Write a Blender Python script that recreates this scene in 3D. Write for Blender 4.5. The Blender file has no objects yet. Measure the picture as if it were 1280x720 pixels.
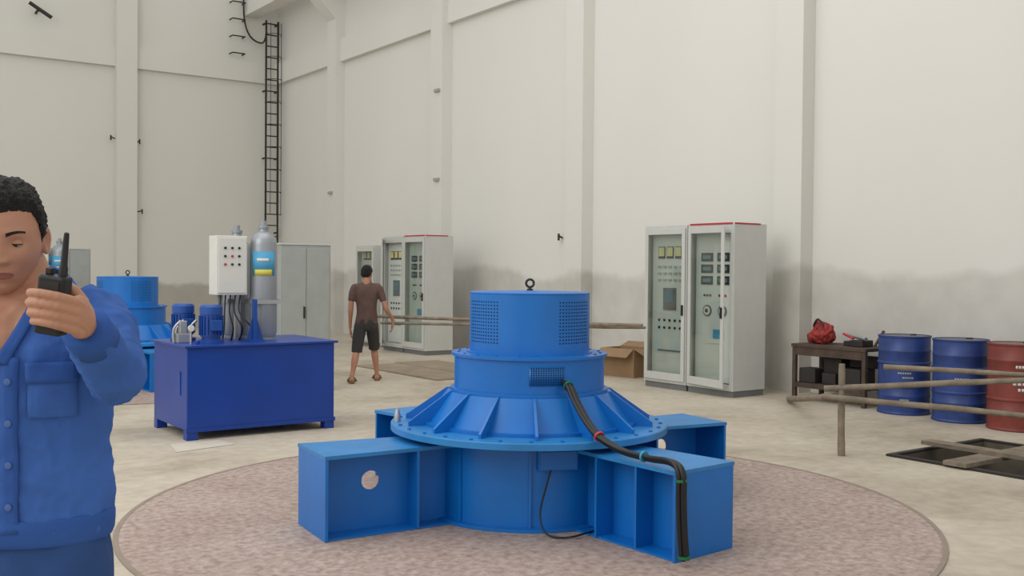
import bpy, math, random, time
from mathutils import Vector, Matrix, noise
from mathutils.bvhtree import BVHTree
random.seed(4)
D = math.radians
A = D(35.7); CA, SA = math.cos(A), math.sin(A)
scene = bpy.context.scene
scene.view_settings.view_transform = 'Standard'

def W(r, z, h=0.0):
    """survey frame (right of / along viewing heading) -> hall axes"""
    return Vector((r*CA + z*SA, -r*SA + z*CA, h))

# ---------------------------------------------------------------- materials
def C(r, g, b):
    def f(c):
        c /= 255.0
        return c/12.92 if c <= 0.04045 else ((c+0.055)/1.055)**2.4
    return (f(r), f(g), f(b), 1.0)

def mat(name, col, rough=0.5, metal=0.0, var=0.08, scale=6.0, bump=0.0, bscale=40.0, spec=0.5, detail=4):
    m = bpy.data.materials.new(name); m.use_nodes = True
    nt = m.node_tree; bs = nt.nodes['Principled BSDF']
    bs.inputs['Roughness'].default_value = rough
    bs.inputs['Metallic'].default_value = metal
    bs.inputs['Specular IOR Level'].default_value = spec
    tc = nt.nodes.new('ShaderNodeTexCoord')
    no = nt.nodes.new('ShaderNodeTexNoise'); no.inputs['Scale'].default_value = scale
    no.inputs['Detail'].default_value = detail
    nt.links.new(tc.outputs['Object'], no.inputs['Vector'])
    cr = nt.nodes.new('ShaderNodeValToRGB')
    cr.color_ramp.elements[0].position = 0.3; cr.color_ramp.elements[1].position = 0.7
    cr.color_ramp.elements[0].color = [c*(1-var) for c in col[:3]]+[1]
    cr.color_ramp.elements[1].color = [min(1, c*(1+var)) for c in col[:3]]+[1]
    nt.links.new(no.outputs['Fac'], cr.inputs['Fac'])
    nt.links.new(cr.outputs['Color'], bs.inputs['Base Color'])
    if bump > 0:
        n2 = nt.nodes.new('ShaderNodeTexNoise'); n2.inputs['Scale'].default_value = bscale
        n2.inputs['Detail'].default_value = 5
        nt.links.new(tc.outputs['Object'], n2.inputs['Vector'])
        bp = nt.nodes.new('ShaderNodeBump'); bp.inputs['Strength'].default_value = bump
        bp.inputs['Distance'].default_value = 0.02
        nt.links.new(n2.outputs['Fac'], bp.inputs['Height'])
        nt.links.new(bp.outputs['Normal'], bs.inputs['Normal'])
    return m

def glass_mat():
    m = bpy.data.materials.new('cabinet_glass'); m.use_nodes = True
    nt = m.node_tree; nt.nodes.remove(nt.nodes['Principled BSDF'])
    out = nt.nodes['Material Output']
    t = nt.nodes.new('ShaderNodeBsdfTransparent'); t.inputs['Color'].default_value = (0.88, 0.91, 0.89, 1)
    g = nt.nodes.new('ShaderNodeBsdfGlossy'); g.inputs['Roughness'].default_value = 0.05
    mx = nt.nodes.new('ShaderNodeMixShader'); mx.inputs[0].default_value = 0.10
    nt.links.new(t.outputs[0], mx.inputs[1]); nt.links.new(g.outputs[0], mx.inputs[2])
    nt.links.new(mx.outputs[0], out.inputs['Surface'])
    return m

def wall_mat(name, line, top, low):
    m = bpy.data.materials.new(name); m.use_nodes = True
    nt = m.node_tree; N = nt.nodes; L = nt.links; bs = N['Principled BSDF']
    bs.inputs['Roughness'].default_value = 0.9
    tc = N.new('ShaderNodeTexCoord'); sp = N.new('ShaderNodeSeparateXYZ')
    L.new(tc.outputs['Object'], sp.inputs[0])
    n1 = N.new('ShaderNodeTexNoise'); n1.inputs['Scale'].default_value = 0.5; n1.inputs['Detail'].default_value = 3
    n2 = N.new('ShaderNodeTexNoise'); n2.inputs['Scale'].default_value = 3; n2.inputs['Detail'].default_value = 6
    L.new(tc.outputs['Object'], n1.inputs['Vector']); L.new(tc.outputs['Object'], n2.inputs['Vector'])
    a = N.new('ShaderNodeMath'); a.operation = 'MULTIPLY_ADD'; a.inputs[1].default_value = 0.75
    L.new(n1.outputs['Fac'], a.inputs[0]); L.new(sp.outputs['Z'], a.inputs[2])
    b = N.new('ShaderNodeMath'); b.operation = 'MULTIPLY_ADD'; b.inputs[1].default_value = 0.22
    L.new(n2.outputs['Fac'], b.inputs[0]); L.new(a.outputs[0], b.inputs[2])
    mr = N.new('ShaderNodeMapRange'); mr.inputs['From Min'].default_value = line+0.40; mr.inputs['From Max'].default_value = line+0.54
    L.new(b.outputs[0], mr.inputs['Value'])
    n4 = N.new('ShaderNodeTexNoise'); n4.inputs['Scale'].default_value = 2.2; n4.inputs['Detail'].default_value = 7
    L.new(tc.outputs['Object'], n4.inputs['Vector'])
    c4 = N.new('ShaderNodeValToRGB'); c4.color_ramp.elements[0].position = .35; c4.color_ramp.elements[1].position = .65
    c4.color_ramp.elements[0].color = [c*.92 for c in low[:3]]+[1]; c4.color_ramp.elements[1].color = [c*1.05 for c in low[:3]]+[1]
    L.new(n4.outputs['Fac'], c4.inputs['Fac'])
    mx = N.new('ShaderNodeMix'); mx.data_type = 'RGBA'
    L.new(mr.outputs[0], mx.inputs['Factor']); L.new(c4.outputs['Color'], mx.inputs['A']); mx.inputs['B'].default_value = top
    n3 = N.new('ShaderNodeTexNoise'); n3.inputs['Scale'].default_value = 0.35; n3.inputs['Detail'].default_value = 6
    mp = N.new('ShaderNodeMapping'); mp.inputs['Scale'].default_value = (1, 1, 0.4)
    L.new(tc.outputs['Object'], mp.inputs['Vector']); L.new(mp.outputs[0], n3.inputs['Vector'])
    cr = N.new('ShaderNodeValToRGB'); cr.color_ramp.elements[0].position = .3; cr.color_ramp.elements[1].position = .7
    cr.color_ramp.elements[0].color = (.94, .94, .93, 1); cr.color_ramp.elements[1].color = (1, 1, 1, 1)
    L.new(n3.outputs['Fac'], cr.inputs['Fac'])
    m2 = N.new('ShaderNodeMix'); m2.data_type = 'RGBA'; m2.blend_type = 'MULTIPLY'; m2.inputs['Factor'].default_value = 1
    L.new(mx.outputs['Result'], m2.inputs['A']); L.new(cr.outputs['Color'], m2.inputs['B'])
    L.new(m2.outputs['Result'], bs.inputs['Base Color'])
    return m

def two_noise(name, cols, s1, s2, low, rough):
    m = bpy.data.materials.new(name); m.use_nodes = True
    nt = m.node_tree; N = nt.nodes; L = nt.links; bs = N['Principled BSDF']
    bs.inputs['Roughness'].default_value = rough
    bs.inputs['Specular IOR Level'].default_value = 0.3
    tc = N.new('ShaderNodeTexCoord')
    n1 = N.new('ShaderNodeTexNoise'); n1.inputs['Scale'].default_value = s1; n1.inputs['Detail'].default_value = 8; n1.inputs['Roughness'].default_value = .65
    n2 = N.new('ShaderNodeTexNoise'); n2.inputs['Scale'].default_value = s2; n2.inputs['Detail'].default_value = 6
    for n in (n1, n2): L.new(tc.outputs['Object'], n.inputs['Vector'])
    cr = N.new('ShaderNodeValToRGB'); e = cr.color_ramp.elements
    e[0].position = .34; e[0].color = cols[0]; e[1].position = .66; e[1].color = cols[2]
    e2 = e.new(.49); e2.color = cols[1]
    L.new(n1.outputs['Fac'], cr.inputs['Fac'])
    c2 = N.new('ShaderNodeValToRGB'); c2.color_ramp.elements[0].position = .35; c2.color_ramp.elements[1].position = .62
    c2.color_ramp.elements[0].color = low; c2.color_ramp.elements[1].color = (1, 1, 1, 1)
    L.new(n2.outputs['Fac'], c2.inputs['Fac'])
    mx = N.new('ShaderNodeMix'); mx.data_type = 'RGBA'; mx.blend_type = 'MULTIPLY'; mx.inputs['Factor'].default_value = 1
    L.new(cr.outputs['Color'], mx.inputs['A']); L.new(c2.outputs['Color'], mx.inputs['B'])
    L.new(mx.outputs['Result'], bs.inputs['Base Color'])
    return m

M = dict(
 wallL=wall_mat('plaster_long_wall', 1.60, C(224, 222, 216), C(204, 201, 194)),
 wallB=wall_mat('plaster_end_wall', 1.20, C(218, 216, 208), C(184, 180, 170)),
 col=wall_mat('plaster_column', 1.64, C(221, 219, 213), C(196, 193, 185)),
 floor=two_noise('dusty_concrete', (C(164,153,137), C(188,178,161), C(201,192,176)), .6, 9, (.88,.87,.85,1), .75),
 pad=two_noise('red_painted_cement', (C(144,124,116), C(167,149,140), C(184,169,159)), 20, 1.3, (.88,.85,.84,1), .8),
 padrim=mat('pad_rim', C(142, 128, 116), .8),
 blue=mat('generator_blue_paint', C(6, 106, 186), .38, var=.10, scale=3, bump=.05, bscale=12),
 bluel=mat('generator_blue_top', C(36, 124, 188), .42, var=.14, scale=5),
 navy=mat('tank_blue_paint', C(8, 58, 146), .35, var=.10, scale=3),
 motor=mat('motor_blue', C(20, 72, 150), .4),
 hole=mat('dark_opening', C(10, 30, 60), .8),
 steel=mat('galvanised_steel', C(176, 178, 180), .35, .7),
 silver=mat('silver_paint', C(148, 153, 158), .38, .35, var=.05),
 black=mat('black_rubber', C(22, 22, 24), .5),
 dark=mat('dark_iron', C(52, 48, 46), .6, .3),
 grey=mat('cabinet_grey', C(194, 195, 190), .45, var=.03),
 greyd=mat('cabinet_grey_back', C(158, 162, 158), .5, var=.05),
 panel=mat('instrument_panel', C(210, 213, 208), .5, var=.03),
 seam=mat('seam_grey', C(110, 112, 112), .6),
 red=mat('red_trim', C(180, 40, 46), .5),
 ygauge=mat('gauge_cream', C(214, 204, 140), .4),
 screen=mat('screen_blue', C(96, 128, 140), .2),
 white=mat('white_paint', C(212, 212, 206), .5, var=.03),
 green=mat('green_tape', C(16, 110, 66), .5),
 teal=mat('teal_tape', C(40, 140, 170), .5),
 redt=mat('red_tape', C(180, 50, 54), .5),
 yellow=mat('label_yellow', C(200, 190, 80), .5),
 lblue=mat('label_blue', C(70, 150, 190), .5),
 wood=mat('weathered_pole_wood', C(128, 116, 100), .85, var=.25, scale=9, bump=.3),
 woodd=mat('dark_bench_wood', C(74, 60, 50), .8, var=.25, scale=8, bump=.2),
 ply=mat('plywood_cover', C(148, 134, 114), .85, var=.15, scale=3),
 card=mat('cardboard', C(146, 118, 88), .85, var=.08),
 cardi=mat('cardboard_inside', C(100, 78, 56), .85),
 barb=mat('barrel_blue', C(38, 62, 122), .42, var=.22, scale=7),
 barr=mat('barrel_red', C(122, 54, 46), .5, var=.2, scale=7),
 lid=mat('barrel_lid_grime', C(110, 104, 96), .6, var=.2),
 bag=mat('red_bag', C(140, 42, 38), .7, var=.5, scale=25),
 glass=glass_mat(),
 skin=mat('skin', C(180, 130, 104), .55, var=.07, scale=18, bump=.05, bscale=220),
 lips=mat('lips', C(146, 88, 78), .5),
 hair=mat('black_hair', C(18, 16, 16), .65, var=.3, scale=120, bump=.8, bscale=260),
 eyew=mat('eye_white', C(150, 140, 132), .3),
 iris=mat('iris_dark', C(24, 16, 12), .2),
 jacket=mat('work_jacket_blue', C(64, 102, 174), .9, var=.14, scale=5, bump=.6, bscale=10, spec=.2),
 jackd=mat('jacket_stitching', C(54, 90, 160), .9, spec=.2),
 jbutton=mat('jacket_button', C(72, 104, 160), .5),
 trou=mat('work_trousers_blue', C(52, 80, 132), .9, var=.10, scale=5, bump=.5, bscale=11, spec=.2),
 tee=mat('brown_tshirt', C(98, 76, 70), .9, var=.1, scale=8, bump=.3, bscale=20),
 shorts=mat('dark_shorts', C(58, 56, 56), .9, var=.1),
 sandal=mat('sandal_tan', C(128, 104, 72), .8),
 shoe=mat('black_shoe', C(30, 30, 32), .5),
 paper=mat('pale_sheet', C(200, 193, 178), .7, var=.06),
 pit=mat('pit_concrete', C(96, 88, 76), .9, var=.2),
)

# ---------------------------------------------------------------- mesh helpers
def mk(name, verts, faces, m, parent=None, smooth=False, split=None):
    me = bpy.data.meshes.new(name)
    me.from_pydata([tuple(v) for v in verts], [], faces); me.update()
    o = bpy.data.objects.new(name, me); scene.collection.objects.link(o)
    if m: me.materials.append(m)
    if parent: o.parent = parent
    if smooth:
        me.polygons.foreach_set('use_smooth', [True]*len(me.polygons))
    if split:
        md = o.modifiers.new('split', 'EDGE_SPLIT'); md.split_angle = D(split)
    return o

def empty(name, loc, rz=0.0, parent=None, scale=1.0):
    e = bpy.data.objects.new(name, None); scene.collection.objects.link(e)
    e.location = loc; e.rotation_euler = (0, 0, rz); e.empty_display_size = .1
    e.scale = (scale,)*3
    if parent: e.parent = parent
    return e

BF = [(0,3,2,1),(4,5,6,7),(0,1,5,4),(1,2,6,5),(2,3,7,6),(3,0,4,7)]
def boxes(name, lst, m, parent=None, bev=0.0):
    vs, fs = [], []
    for (x0,x1,y0,y1,z0,z1) in lst:
        k = len(vs)
        vs += [(x0,y0,z0),(x1,y0,z0),(x1,y1,z0),(x0,y1,z0),(x0,y0,z1),(x1,y0,z1),(x1,y1,z1),(x0,y1,z1)]
        fs += [tuple(i+k for i in f) for f in BF]
    o = mk(name, vs, fs, m, parent)
    if bev:
        b = o.modifiers.new('bev', 'BEVEL'); b.width = bev; b.segments = 2
    return o
def box(name, x0, x1, y0, y1, z0, z1, m, parent=None, bev=0.0):
    return boxes(name, [(x0,x1,y0,y1,z0,z1)], m, parent, bev)

def lathe(name, prof, m, parent=None, c=(0,0,0), n=64):
    vs, fs = [], []
    for (r, z) in prof:
        for i in range(n):
            a = 2*math.pi*i/n
            vs.append((c[0]+r*math.cos(a), c[1]+r*math.sin(a), c[2]+z))
    for j in range(len(prof)-1):
        for i in range(n):
            k = (i+1) % n
            fs.append((j*n+i, j*n+k, (j+1)*n+k, (j+1)*n+i))
    fs.append(tuple(reversed(range(n))))
    fs.append(tuple((len(prof)-1)*n+i for i in range(n)))
    return mk(name, vs, fs, m, parent, True, 32)

def loft_data(secs, n=20, sub=1, ref=(1,0,0)):
    secs = [tuple(s) if len(s) == 5 else tuple(s)+(s[3],) for s in secs]
    if sub > 1:
        out = []
        for i in range(len(secs)-1):
            p0 = secs[max(i-1,0)]; p1 = secs[i]; p2 = secs[i+1]; p3 = secs[min(i+2,len(secs)-1)]
            for k in range(sub):
                t = k/sub
                out.append(tuple(0.5*((2*b)+(-a+c)*t+(2*a-5*b+4*c-d)*t*t+(-a+3*b-3*c+d)*t**3) for a,b,c,d in zip(p0,p1,p2,p3)))
        out.append(secs[-1]); secs = out
    P = [Vector(s[:3]) for s in secs]
    vs, fs = [], []
    b = Vector(ref)
    for i, s in enumerate(secs):
        t = (P[min(i+1,len(P)-1)]-P[max(i-1,0)])
        t = t.normalized() if t.length > 1e-9 else Vector((0,0,1))
        b2 = b - t*b.dot(t)
        if b2.length < 0.15:
            b2 = Vector((0,1,0)) - t*t.y
            if b2.length < .15: b2 = Vector((0,0,1)) - t*t.z
        b = b2.normalized(); c = t.cross(b)
        for k in range(n):
            a = 2*math.pi*k/n
            vs.append(P[i] + b*s[3]*math.cos(a) + c*s[4]*math.sin(a))
    for j in range(len(secs)-1):
        for i in range(n):
            k = (i+1) % n
            fs.append((j*n+i, j*n+k, (j+1)*n+k, (j+1)*n+i))
    fs.append(tuple(reversed(range(n)))); fs.append(tuple((len(secs)-1)*n+i for i in range(n)))
    return vs, fs

def tube(name, pts, r, m, parent=None, n=10, sub=1):
    vs, fs = loft_data([tuple(p)+(r,) for p in pts], n, sub)
    return mk(name, vs, fs, m, parent, True, 50)

def sph_data(c, r, n=12):
    if not hasattr(r, '__len__'): r = (r, r, r)
    vs, fs = [], []
    for j in range(n+1):
        th = math.pi*j/n
        for i in range(2*n):
            ph = math.pi*i/n
            vs.append(Vector((c[0]+r[0]*math.sin(th)*math.cos(ph), c[1]+r[1]*math.sin(th)*math.sin(ph), c[2]+r[2]*math.cos(th))))
    for j in range(n):
        for i in range(2*n):
            k = (i+1) % (2*n)
            fs.append((j*2*n+i, (j+1)*2*n+i, (j+1)*2*n+k, j*2*n+k))
    return vs, fs

def join(datas):
    V, F = [], []
    for vs, fs in datas:
        k = len(V); V += list(vs); F += [tuple(i+k for i in f) for f in fs]
    return V, F

def remesh(name, datas, voxel, m, parent, smooth=4):
    V, F = join(datas)
    o = mk(name+'_src', V, F, None)
    r = o.modifiers.new('r', 'REMESH'); r.mode = 'VOXEL'; r.voxel_size = voxel; r.use_smooth_shade = True
    if smooth:
        s = o.modifiers.new('s', 'SMOOTH'); s.iterations = smooth; s.factor = .5
    dg = bpy.context.evaluated_depsgraph_get()
    me = bpy.data.meshes.new_from_object(o.evaluated_get(dg))
    me.name = name
    bpy.data.objects.remove(o)
    ob = bpy.data.objects.new(name, me); scene.collection.objects.link(ob)
    me.materials.clear(); me.materials.append(m)
    me.polygons.foreach_set('use_smooth', [True]*len(me.polygons))
    ob.parent = parent
    return ob

def dup(root, loc):
    r = root.copy(); scene.collection.objects.link(r); r.location = loc
    def rec(src, dst):
        for ch in src.children:
            c = ch.copy(); scene.collection.objects.link(c); c.parent = dst
            rec(ch, c)
    rec(root, r)
    return r

def hexes(name, pts, r, h, m, parent, n=6):
    vs, fs = [], []
    for p in pts:
        k = len(vs)
        for z in (0, h):
            for i in range(n):
                a = 2*math.pi*i/n
                vs.append((p[0]+r*math.cos(a), p[1]+r*math.sin(a), p[2]+z))
        for i in range(n):
            j = (i+1) % n
            fs.append((k+i, k+j, k+n+j, k+n+i))
        fs.append(tuple(k+n+i for i in range(n)))
    return mk(name, vs, fs, m, parent)

def cpatch(name, R, a0, a1, z0, z1, m, parent, c=(0,0), off=.002, n=16):
    vs, fs = [], []
    for i in range(n+1):
        a = a0+(a1-a0)*i/n
        for z in (z0, z1):
            vs.append((c[0]+(R+off)*math.cos(a), c[1]+(R+off)*math.sin(a), z))
    for i in range(n):
        fs.append((2*i, 2*i+2, 2*i+3, 2*i+1))
    o = mk(name, vs, fs, m, parent, True)
    s = o.modifiers.new('s', 'SOLIDIFY'); s.thickness = off*.8; s.offset = -1
    return o

def dots(name, R, a0, a1, na, z0, z1, nz, rd, m, parent, n=8, off=.002):
    vs, fs = [], []
    for i in range(na):
        a = a0+(a1-a0)*i/max(1,na-1)
        cx, cy = math.cos(a), math.sin(a)
        for j in range(nz):
            z = z0+(z1-z0)*j/max(1,nz-1); k = len(vs)
            for q in range(n):
                b = 2*math.pi*q/n
                u = rd*math.cos(b); w = rd*math.sin(b)
                vs.append(((R+off)*cx - u*cy, (R+off)*cy + u*cx, z+w))
            fs.append(tuple(range(k, k+n)))
    return mk(name, vs, fs, m, parent)

# ---------------------------------------------------------------- camera
cam = bpy.data.cameras.new('camera'); cam.sensor_width = 36; cam.lens = 36
co = bpy.data.objects.new('camera', cam); scene.collection.objects.link(co); scene.camera = co
co.matrix_world = Matrix.Translation((0,0,1.6)) @ Matrix.Rotation(-A,4,'Z') @ Matrix.Rotation(D(90-1.07),4,'X') @ Matrix.Rotation(D(.5),4,'Z')

# ---------------------------------------------------------------- people
def g_(a, s): return math.exp(-(a/s)**2)
def head_pt(d):
    dx, dy, dz = d
    s = 1/((abs(dx)**2.25+abs(dy)**2.25+abs(dz)**2.25)**(1/2.25))
    dx, dy, dz = dx*s, dy*s, dz*s
    x = .076*dx; y = .096*dy; z = .117*dz
    low = max(0, -dz)
    x *= 1-.28*low**1.7
    if dy < 0: y *= 1-.06*low**2
    else: y *= 1-.42*low**1.3
    if dy < 0:
        ax = abs(x); f = 0
        nb = max(0, min(1, (.022-z)/.055)) if z > -.034 else max(0, 1-(-.034-z)/.010)
        f += .024*nb*g_(x, .009+.006*nb)
        f += .009*g_(ax-.014, .007)*g_(z+.030, .008)
        f -= .011*g_(ax-.031, .015)*g_(z-.004, .011)
        f += .005*g_(z-.026, .009)*g_(ax-.025, .028)
        f += .007*g_(ax-.044, .018)*g_(z+.026, .020)
        f += .008*g_(x, .028)*g_(z+.064, .014)
        f -= .005*g_(x, .026)*g_(z+.0635, .0030)
        f -= .004*g_(x, .03)*g_(z+.083, .006)
        f += .011*g_(x, .026)*g_(z+.102, .018)
        f -= .004*g_(ax-.045, .016)*g_(z+.062, .018)
        y -= f
    return Vector((x, y, z))

def ico(sub):
    import bmesh
    bm = bmesh.new(); bmesh.ops.create_icosphere(bm, subdivisions=sub, radius=1)
    v = [x.co.copy() for x in bm.verts]; f = [tuple(q.index for q in p.verts) for p in bm.faces]
    bm.free(); return v, f
def hairline(p):
    s = (p.y+.096)/.192
    if s < .22: return .066+.004*math.sin(p.x*60)
    if s < .42:
        t = (s-.22)/.2; t = t*t*(3-2*t); return .066+(-.004-.066)*t
    if s < .56: return -.004 if s < .47 else -.004 + .030*math.sin((s-.47)/.09*math.pi)
    t = min(1, (s-.56)/.25); return -.004+(-.058+.004)*t

def build_head(parent, Mh, neck, sub=6, voxel=.0026, sk=None):
    sk = sk or M['skin']
    dv, df = ico(sub)
    hv = [head_pt(d) for d in dv]
    parts = [([Mh @ v for v in hv], df)]
    for s in (-1, 1):
        ev, ef = sph_data((0,0,0), (.009,.0185,.031), 16); out = []
        for v in ev:
            q = v.copy(); rr = math.sqrt((v.y/.0185)**2+(v.z/.031)**2)
            if v.x > 0 and rr < .75: q.x -= .009*(1-rr/.75)
            q.y *= (1-.25*max(0, -v.z/.031)); q.x += .006*rr
            q = Matrix.Rotation(D(-22), 3, 'Z') @ q
            out.append(Mh @ Vector((s*(.077+q.x), .014+q.y, -.004+q.z)))
        parts.append((out, [tuple(reversed(f)) for f in ef] if s < 0 else ef))
    parts.append(loft_data(neck, 24, 4))
    o = remesh('head_and_neck', parts, voxel, sk, parent, 1)
    o.data.materials.append(M['lips'])
    Mi = Mh.inverted()
    for p in o.data.polygons:
        c = Mi @ p.center
        if c.y < -.06 and ((c.x/.026)**2 + ((c.z+.0645)/.0085)**2) < 1: p.material_index = 1
    hvv = []
    amp = .0145
    for d, p in zip(dv, hv):
        t = (p.z - hairline(p))/.018
        t = max(-.4, min(1, t)); n = Vector((p.x/.076**2, p.y/.096**2, p.z/.117**2)).normalized()
        nz = noise.noise(p*170)*.005 + noise.noise(p*60)*.004
        top = max(0, p.z/.117)
        hvv.append(Mh @ (p + n*((amp*(.40+.8*top))*max(t, -.15) + nz*max(0, t))))
    keep = [f for f in df if all((hv[i].z-hairline(hv[i])) > -.002+.006*noise.noise(hv[i]*200) for i in f)]
    mk('hair', hvv, keep, M['hair'], parent, True)
    for s in (-1, 1):
        def put(nm, c, r, m, lo=None, hi=None):
            v, f = sph_data((0,0,0), r, 20)
            if lo is not None: f = [q for q in f if sum(v[i].z for i in q)/4 > lo]
            if hi is not None: f = [q for q in f if sum(v[i].z for i in q)/4 < hi]
            v = [Mh @ (Vector(c)+q) for q in v]
            mk(nm, v, f, m, parent, True)
        c = (s*.031, -.0735, .003)
        put('eyeball', c, .0122, M['eyew'])
        put('iris', (c[0]-.0012, c[1]-.0072, c[2]-.0022), .0058, M['iris'])
        put('eyelid_upper', c, .0136, sk, lo=-.0002)
        put('eyelid_lower', c, .0132, sk, hi=-.0052)
        lash = [tuple(Mh @ Vector((c[0]+.0139*math.sin(a), c[1]-.0139*math.cos(a), c[2]-.0004)))+(.0009,) for a in [D(-60+12*i) for i in range(11)]]
        v, f = loft_data(lash, 6); mk('lash_line', v, f, M['hair'], parent, True)
    bv = BVHTree.FromPolygons([Mi @ v.co for v in o.data.vertices], [tuple(p.vertices) for p in o.data.polygons])
    for s in (-1, 1):
        vs, fs = [], []
        for i in range(11):
            u = i/10; x = s*(.013+.036*u); zc = .0225+.006*math.sin(u*2.4); hh = .0040*(1-.55*u)
            for q in (-1, 0, 1):
                r = bv.ray_cast(Vector((x, -.2, zc+hh*q)), Vector((0,1,0)))
                y = r[0].y if r[0] else -.08
                vs.append(Mh @ Vector((x, y-.0012, zc+hh*q)))
        for i in range(10):
            for q in range(2):
                a = i*3+q; fs.append((a, a+3, a+4, a+1))
        mk('eyebrow', vs, fs, M['hair'], parent, True)
    return o

def hand_parts(fingers, palm, thumb):
    parts = [loft_data(palm, 16, 4)]
    for ch in list(fingers)+[thumb]:
        parts.append(loft_data([tuple(p) for p in ch], 12, 3, (0,0,1)))
        parts.append(sph_data(ch[-1][:3], ch[-1][3]*1.0, 8))
        for q in ch[1:-1]: parts.append(sph_data(q[:3], q[3]*1.05, 8))
    return parts

def relaxed_hand(name, parent, wrist, side, pitch=0.0):
    def T(x, y, z):
        v = Matrix.Rotation(pitch, 3, 'X') @ Vector((x*side, y, z)); return (wrist[0]+v.x, wrist[1]+v.y, wrist[2]+v.z)
    palm = [T(0,0,.03)+(.022,.026), T(0,0,0)+(.021,.028), T(.002,0,-.04)+(.015,.038), T(.004,0,-.075)+(.013,.041), T(.006,.0,-.092)+(.011,.036)]
    fs = []
    for k, (y, L, r) in enumerate(((-.029,.072,.0092),(-.010,.08,.0095),(.010,.074,.009),(.028,.058,.008))):
        fs.append([T(.004,y,-.075)+(r,), T(.006,y*1.05,-.09)+(r,), T(.016,y*1.08,-.09-L*.45)+(r*.95,), T(.032,y*1.05,-.09-L*.75)+(r*.88,), T(.047,y,-.09-L*.93)+(r*.75,)])
    th = [T(.004,-.018,-.02)+(.013,), T(.010,-.042,-.045)+(.012,), T(.018,-.055,-.075)+(.0105,), T(.026,-.055,-.10)+(.009,)]
    return remesh(name, hand_parts(fs, palm, th), .0032, M['skin'], parent, 2)

def wrinkle(o, amp, sc, stretch=(1,1,.45)):
    for v in o.data.vertices:
        p = Vector((v.co.x*stretch[0], v.co.y*stretch[1], v.co.z*stretch[2]))*sc
        n = noise.noise(p)
        v.co += v.normal*amp*((1-2*abs(n))*.8-.4+.5*noise.noise(p*2.3+Vector((5,3,1))))

def patch(name, bvh, x0, x1, z0, z1, m, parent, off=.004, nx=10, nz=16, th=.003, slope=0.0):
    vs, fs = [], []
    for j in range(nz+1):
        for i in range(nx+1):
            z = z0+(z1-z0)*j/nz; x = x0+(x1-x0)*i/nx + slope*(z-z0)
            r = bvh.ray_cast(Vector((x,-1,z)), Vector((0,1,0)))
            y = (r[0].y if r[0] else -.1) - off
            vs.append((x, y, z))
    for j in range(nz):
        for i in range(nx):
            a = j*(nx+1)+i; fs.append((a, a+1, a+nx+2, a+nx+1))
    o = mk(name, vs, fs, m, parent, True)
    s = o.modifiers.new('s','SOLIDIFY'); s.thickness = th; s.offset = 1
    return o

# ---- worker with the radio
mn = empty('man_in_blue_workwear', W(-1.10, 2.32), -A)
torso = loft_data([(0,0,1.00,.188,.128),(0,0,1.08,.190,.130),(0,0,1.20,.184,.124),(0,0,1.32,.190,.126),(0,0,1.41,.192,.122),(0,.005,1.485,.168,.10),(0,.01,1.53,.120,.082),(0,.012,1.565,.076,.068)], 40, 5)
larm = loft_data([(.08,.01,1.47,.068),(.155,0,1.470,.076),(.222,-.085,1.415,.066),(.265,-.160,1.372,.058),(.270,-.20,1.385,.058),(.272,-.25,1.424,.052),(.270,-.308,1.464,.045)], 28, 5)
rarm = loft_data([(-.08,.01,1.47,.068),(-.165,.005,1.47,.074),(-.225,.01,1.33,.064),(-.245,.02,1.19,.056),(-.25,-.01,1.06,.050),(-.25,-.05,.93,.042)], 28, 5)
jk = remesh('jacket', [torso, larm, rarm, sph_data((.266,-.17,1.370),.060), sph_data((.16,0,1.475),.074), sph_data((-.165,.005,1.47),.074)], .0065, M['jacket'], mn, 6)
wrinkle(jk, .012, 9, (1,1,.55))
wrinkle(jk, .006, 22, (1,1,.8))
jk.data.materials.append(M['skin'])
for p in jk.data.polygons:
    c = p.center
    if c.y < -.02 and c.z > 1.395 and abs(c.x-.006) < (c.z-1.395)*.40 and abs(c.x) < .065: p.material_index = 1
jb = BVHTree.FromPolygons([v.co for v in jk.data.vertices], [tuple(p.vertices) for p in jk.data.polygons])
patch('placket', jb, .008, .044, 1.02, 1.40, M['jackd'], mn, .005, 3, 30)
patch('front_facing', jb, -.006, .022, 1.385, 1.535, M['jackd'], mn, .006, 3, 20, slope=.42)
patch('front_facing_b', jb, -.014, .012, 1.385, 1.535, M['jackd'], mn, .006, 3, 20, slope=-.42)
for z in (1.08, 1.17, 1.26, 1.35):
    r = jb.ray_cast(Vector((.026,-1,z)), Vector((0,1,0)))
    o = lathe('button', [(.0075,0),(.0075,.004),(.001,.005)], M['jbutton'], mn, n=14); o.location = (.026, r[0].y-.008, z); o.rotation_euler = (D(90),0,0)
patch('chest_pocket', jb, .062, .15, 1.27, 1.375, M['jacket'], mn, .005)
patch('pocket_flap', jb, .059, .153, 1.345, 1.39, M['jackd'], mn, .009, 10, 5)
patch('chest_pocket_b', jb, -.15, -.055, 1.27, 1.375, M['jacket'], mn, .005)
patch('pocket_flap_b', jb, -.153, -.052, 1.345, 1.39, M['jackd'], mn, .009, 10, 5)
v_, f_ = loft_data([(0,0,.985,.186,.127),(0,0,1.0,.194,.134),(0,0,1.04,.196,.137),(0,0,1.048,.190,.130)], 48, 2); mk('waist_band', v_, f_, M['jackd'], mn, True)
v_, f_ = loft_data([(.271,-.285,1.448,.049),(.270,-.328,1.477,.047),(.2698,-.331,1.479,.038)], 24, 1); mk('cuff', v_, f_, M['jackd'], mn, True)
v_, f_ = loft_data([(-.25,-.035,.97,.047),(-.25,-.052,.925,.046),(-.25,-.053,.922,.038)], 24, 1); mk('cuff_b', v_, f_, M['jackd'], mn, True)
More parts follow.
